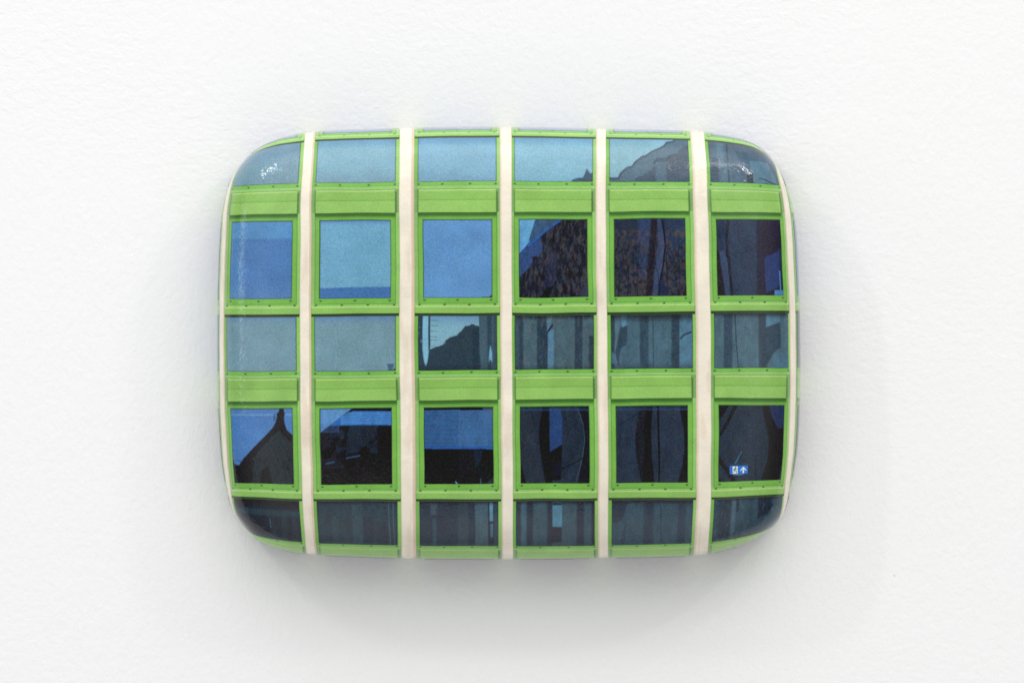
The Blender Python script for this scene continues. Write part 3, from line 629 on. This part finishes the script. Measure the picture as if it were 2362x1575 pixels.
def paint_window(U, V, bay, v0, v1, pv0, pv1):
    c = Canvas(U, V, G_FRAME); u0, u1 = UB[bay]; a, b = UP[bay]
    inner0, inner1 = a - 11.5, b + 11.5
    c.mix(1 - sstep(inner0 - 1.5, inner0 - .5, U), (142, 184, 112), .85); c.mix(sstep(inner1 + .5, inner1 + 1.5, U), (148, 196, 112), .8)
    bl = pv1 + 13
    c.mix(sstep(bl, bl + 1, V), (146, 200, 108), .8)
    ins = (V < bl)
    for xx in (inner0, inner1): c.mix(np.exp(-((U - xx) / .9) ** 2) * ins, (74, 132, 54), .8)
    c.mix(np.exp(-((V - bl) / .9) ** 2) * (U > inner0) * (U < inner1), (74, 132, 54), .8)
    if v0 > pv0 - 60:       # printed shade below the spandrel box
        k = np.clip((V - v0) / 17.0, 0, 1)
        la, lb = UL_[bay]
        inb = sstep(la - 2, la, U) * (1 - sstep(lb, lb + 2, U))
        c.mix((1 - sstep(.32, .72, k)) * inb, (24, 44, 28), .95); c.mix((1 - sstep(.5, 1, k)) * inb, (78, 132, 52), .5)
    # mitre joints
    for sx, cx_, in ((1, a), (-1, b)):
        for t0, vv, sv in ((0, pv1, 1), (0, pv0, -1)):
            d = np.abs((U - cx_) * -sx - (V - vv) * sv) ; m = np.exp(-(d / 1.0) ** 2) * (((U - cx_) * -sx) > 0) * (((U - cx_) * -sx) < 11)
            c.mix(m, (96, 158, 70), .5)
    c.mix((np.abs(U - a) < 1.6) * (V > pv0 - 1) * (V < pv1), (40, 56, 34), .8); c.mix((np.abs(U - b) < 1.3) * (V > pv0 - 1) * (V < pv1), (60, 72, 40), .6)
    c.mix(np.exp(-((V - pv0 + .4) / 1.6) ** 2) * (U > a - 1) * (U < b + 1), (28, 38, 26), .85)
    w = b - a; rivets(c, [a + 2, a + w * .5, b - 2], pv1 + 5.4)
    W = u1 - u0; rivets(c, [u0 + W * f for f in (.055, .35, .645, .94)], v1 - 2.6)
    c.mottle(.06, .04, 60 + bay)
    return c.C
def paint_sill(U, V, bay, v0, v1):
    c = Canvas(U, V, (138, 188, 94)); u0, u1 = UB[bay]
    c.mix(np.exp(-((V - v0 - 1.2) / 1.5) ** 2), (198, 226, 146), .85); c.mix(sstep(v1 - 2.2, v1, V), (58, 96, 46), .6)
    c.mix(np.exp(-((U - u0) / 1.6) ** 2), (84, 120, 66), .5); c.mix(np.exp(-((U - u1) / 1.6) ** 2), (96, 128, 76), .5); c.mottle(.05, .03, 50 + bay)
    return c.C
def paint_stripe(U, V, u0, u1, edge_left):
    c = Canvas(U, V, (238, 229, 211))
    w = u1 - u0
    f = (U - u0) / w
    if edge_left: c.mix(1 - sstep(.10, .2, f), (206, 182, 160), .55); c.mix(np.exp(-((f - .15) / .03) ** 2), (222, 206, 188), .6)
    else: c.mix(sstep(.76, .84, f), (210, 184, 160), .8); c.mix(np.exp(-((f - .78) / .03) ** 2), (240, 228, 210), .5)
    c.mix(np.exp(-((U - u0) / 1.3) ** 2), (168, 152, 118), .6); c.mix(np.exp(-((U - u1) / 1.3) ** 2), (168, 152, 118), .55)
    c.mix(sstep(.55, .75, fbm(U * .05, V * .01, 9)), (222, 204, 182), .5); c.mottle(.03, .06, 8)
    return c.C

# ------------------------------------------------------------------ wall
def build_wall():
    me = bpy.data.meshes.new('wall')
    y0 = (ZW * S) - 0.0; x, z, t = 3.2, 2.4, 0.2
    v = [(-x, y0, -z), (x, y0, -z), (x, y0, z), (-x, y0, z), (-x, y0 + t, -z), (x, y0 + t, -z), (x, y0 + t, z), (-x, y0 + t, z)]
    f = [(0, 1, 2, 3), (5, 4, 7, 6), (1, 5, 6, 2), (4, 0, 3, 7), (3, 2, 6, 7), (4, 5, 1, 0)]
    me.from_pydata(v, [], f); me.update(); me.materials.append(wall_material())
    o = bpy.data.objects.new('wall', me); COL.objects.link(o)
    o['kind'] = 'structure'; o['label'] = 'white painted plaster wall with fine brush texture behind the printed object'
    return o
build_wall()

# ------------------------------------------------------------------ the sculpture
root = bpy.data.objects.new('wall_sculpture', None); COL.objects.link(root)
root.location = (0, ZW * S, 0)
root['label'] = 'glossy pillow-shaped box printed with a green and cream office facade, mounted on the white wall'
root['category'] = 'sculpture'
INV = (0, -ZW * S, 0)
def place(o, par=None):
    if o.parent is root: o.location = INV
    return o

def build_body():
    n = 260; m_ = 200
    tu = np.linspace(-math.pi / 2, math.pi / 2, n); tv = np.linspace(math.pi / 2, -math.pi / 2, m_)
    us = CX + np.sign(tu) * np.interp(np.abs(tu), TT, SU); vs = CY - np.sign(tv) * np.interp(np.abs(tv), TT, SV)
    U, V = np.meshgrid(us, vs)
    P = surf(U, V, -0.9, warp=False)
    co = [tuple(p) for p in P.reshape(-1, 3)]; idx = np.arange(n * m_).reshape(m_, n)
    faces = np.stack([idx[1:, :-1], idx[1:, 1:], idx[:-1, 1:], idx[:-1, :-1]], -1).reshape(-1, 4).tolist()
    ring = list(idx[0, :]) + list(idx[1:, -1]) + list(idx[-1, -2::-1]) + list(idx[-2:0:-1, 0])
    base = np.array([co[i] for i in ring]); prev = ring
    for t in np.linspace(math.pi / 2, math.pi * .985, 22)[1:]:
        f = abs(math.sin(t)) ** (2 / MM); z = -ZW * abs(math.cos(t)) ** (2 / MM)
        start = len(co)
        co += [(p[0] * f, -z * S, p[2] * f) for p in base]
        cur = list(range(start, start + len(ring)))
        for i in range(len(ring)):
            j = (i + 1) % len(ring); faces.append([cur[i], cur[j], prev[j], prev[i]])
        prev = cur
    faces.append(prev[::-1])
    me = bpy.data.meshes.new('body'); me.from_pydata(co, [], faces); me.update()
    for p in me.polygons: p.use_smooth = True
    ca = me.color_attributes.new('print_colour', 'FLOAT_COLOR', 'POINT')
    rgba = np.ones((len(co), 4), np.float32); rgba[:, :3] = lin(G_FRAME); rgba[n * m_ + 4 * len(ring):, :3] = lin((214, 210, 200)); ca.data.foreach_set('color', rgba.reshape(-1))
    me.materials.append(M_FRAME)
    o = bpy.data.objects.new('body', me); COL.objects.link(o); o.parent = root; place(o)
build_body()

# cream pillars between the bays
edges = [(UB[b][1], UB[b + 1][0]) for b in range(0, 7)]
for i, (a, b) in enumerate(edges):
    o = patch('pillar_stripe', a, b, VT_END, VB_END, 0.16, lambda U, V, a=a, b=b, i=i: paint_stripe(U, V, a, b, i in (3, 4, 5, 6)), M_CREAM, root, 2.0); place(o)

WIN_LABEL = {(1, 4): 'window with a small spire at the lower right', (1, 5): 'window with a mountain slope against pale sky', (2, 4): 'window with pale sky corner and dark brown texture',
 (3, 3): 'window with a dark mountain and a pale spear shape', (4, 1): 'window reflecting a dark pointed roof against blue sky', (4, 2): 'dark window with a short strip of blue blind at the top',
 (4, 3): 'window with a half lowered blue blind above black', (4, 6): 'dark window with a blue exit sign', (2, 2): 'window with pale blind down to a blue strip', (2, 1): 'plain blue window with a darker lower part', (2, 3): 'plain mid blue window'}

def sign_paint(U, V, r):
    x0, x1, y0, y1 = r
    X = (U - x0) / (x1 - x0) * 210; Y = (V - y0) / (y1 - y0) * 95
    c = Canvas(X, Y, (44, 104, 196))
    c.mix(np.clip(1 - np.hypot((X - 150) / 70, (Y - 50) / 60), 0, 1), (70, 150, 230), .4)
    c.poly([(34, 8), (92, 8), (92, 90), (34, 90)], (205, 232, 225))
    # running figure
    c.mix(np.hypot(X - 70, Y - 19) < 7, (34, 70, 110)); c.line([(64, 30), (56, 50)], 13, (34, 70, 110)); c.line([(62, 33), (80, 44), (86, 38)], 5, (34, 70, 110))
    c.line([(60, 32), (44, 36), (40, 48)], 5, (34, 70, 110)); c.line([(58, 52), (76, 62), (78, 84)], 7, (34, 70, 110)); c.line([(55, 52), (50, 68), (36, 72)], 7, (34, 70, 110))
    # arrow
    c.poly([(157, 12), (190, 48), (190, 62), (166, 42), (166, 86), (148, 86), (148, 42), (124, 62), (124, 48)], (205, 234, 236))
    return c.C

for b in range(0, 8):
    u0, u1 = UB[b]
    for kind, row, v0, v1 in VR:
        if b in (0, 7) and row in (0, 6): continue
        if kind == 'sill':
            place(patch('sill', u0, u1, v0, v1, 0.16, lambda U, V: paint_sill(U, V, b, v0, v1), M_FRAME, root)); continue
        if kind == 'panel':
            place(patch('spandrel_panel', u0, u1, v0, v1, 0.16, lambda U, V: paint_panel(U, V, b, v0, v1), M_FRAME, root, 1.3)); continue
        pv0, pv1 = PV_ROW[row]
        a, e = (UT if kind == 'transom' else UP)[b]
        fn = paint_transom if kind == 'transom' else paint_window
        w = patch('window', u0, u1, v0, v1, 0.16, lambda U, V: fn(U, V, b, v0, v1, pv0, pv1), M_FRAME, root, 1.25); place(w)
        if (row, b) in WIN_LABEL: w['label'] = WIN_LABEL[(row, b)]
        # pane, painted in photo pixel space of its own rectangle
        q0, q1 = max(pv0, v0), min(pv1, v1)
        phx = (TRAN if kind == 'transom' else PANE).get(b); phy = PH_ROW[row]
        def pf(U, V):
            if (row, b) in PAINT and phx:
                # inverse of the unrolling inside the pane, so that traced shapes keep their place
                du = U - CX; X = CX + np.sign(du) * np.interp(np.abs(du), SU[:HC], PU[:HC])
                dv = V - CY; Y = CY + np.sign(dv) * np.interp(np.abs(dv), SV[:HC], PV[:HC])
                Y = Y + bil(U, V, WV_U, WV_V, WV); X = X + bil(U, V, WU_U, WU_V, WU)
                base, f = PAINT[(row, b)]; dk = max(base) < 130
                c = Canvas(X, Y, base); f(c)
                if dk: c.mottle(.22, .10, row * 9 + b, .45)
            else:
                c = Canvas(U, V, (PLAIN7 if b == 7 else PLAIN)[row]); c.mottle(.1, .04, row * 7 + b)
            d = np.minimum(np.minimum(U - a, e - U), np.minimum(V - pv0, pv1 - V))
            c.mix(1 - sstep(0, 2.4, d), (40, 44, 52), .55)
            # ink values lowered to make up for reflected gloss haze, dark tones greyed
            lum = c.C.mean(-1, keepdims=True); dark = 1 - sstep(.05, .22, lum)
            c.C = c.C * (1 - .14 * dark) + lum * .14 * dark
            hz = np.array([.027, .017, .013]) if row == 5 else np.array([.009, .009, .009])
            c.C = np.maximum(c.C - hz, c.C * .35)
            if row == 1: c.C = c.C * .86  # top row inks darkened to offset the stronger light on the upper curve
            return c.C
        pn = patch('pane', a, e, q0, q1, 0.30, pf, M_PANE, w, 1.15 if row in (1, 2, 3, 4, 5) and 0 < b < 7 else 2.5)
        if (row, b) == (4, 6):
            sx0, sx1 = u_of(qx('L3', 1395) - 1.5), u_of(qx('L3', 1605) - 1.5); sy0, sy1 = v_of(qy('L3', 1145) + 4.5), v_of(qy('L3', 1242) + 4.5)
            sg = patch('exit_sign', sx0, sx1, sy0, sy1, 0.40, lambda U, V: sign_paint(U, V, (sx0, sx1, sy0, sy1)), M_PANE, w, 0.5)
            sg['label'] = 'small blue exit sign with running figure and upward arrow'
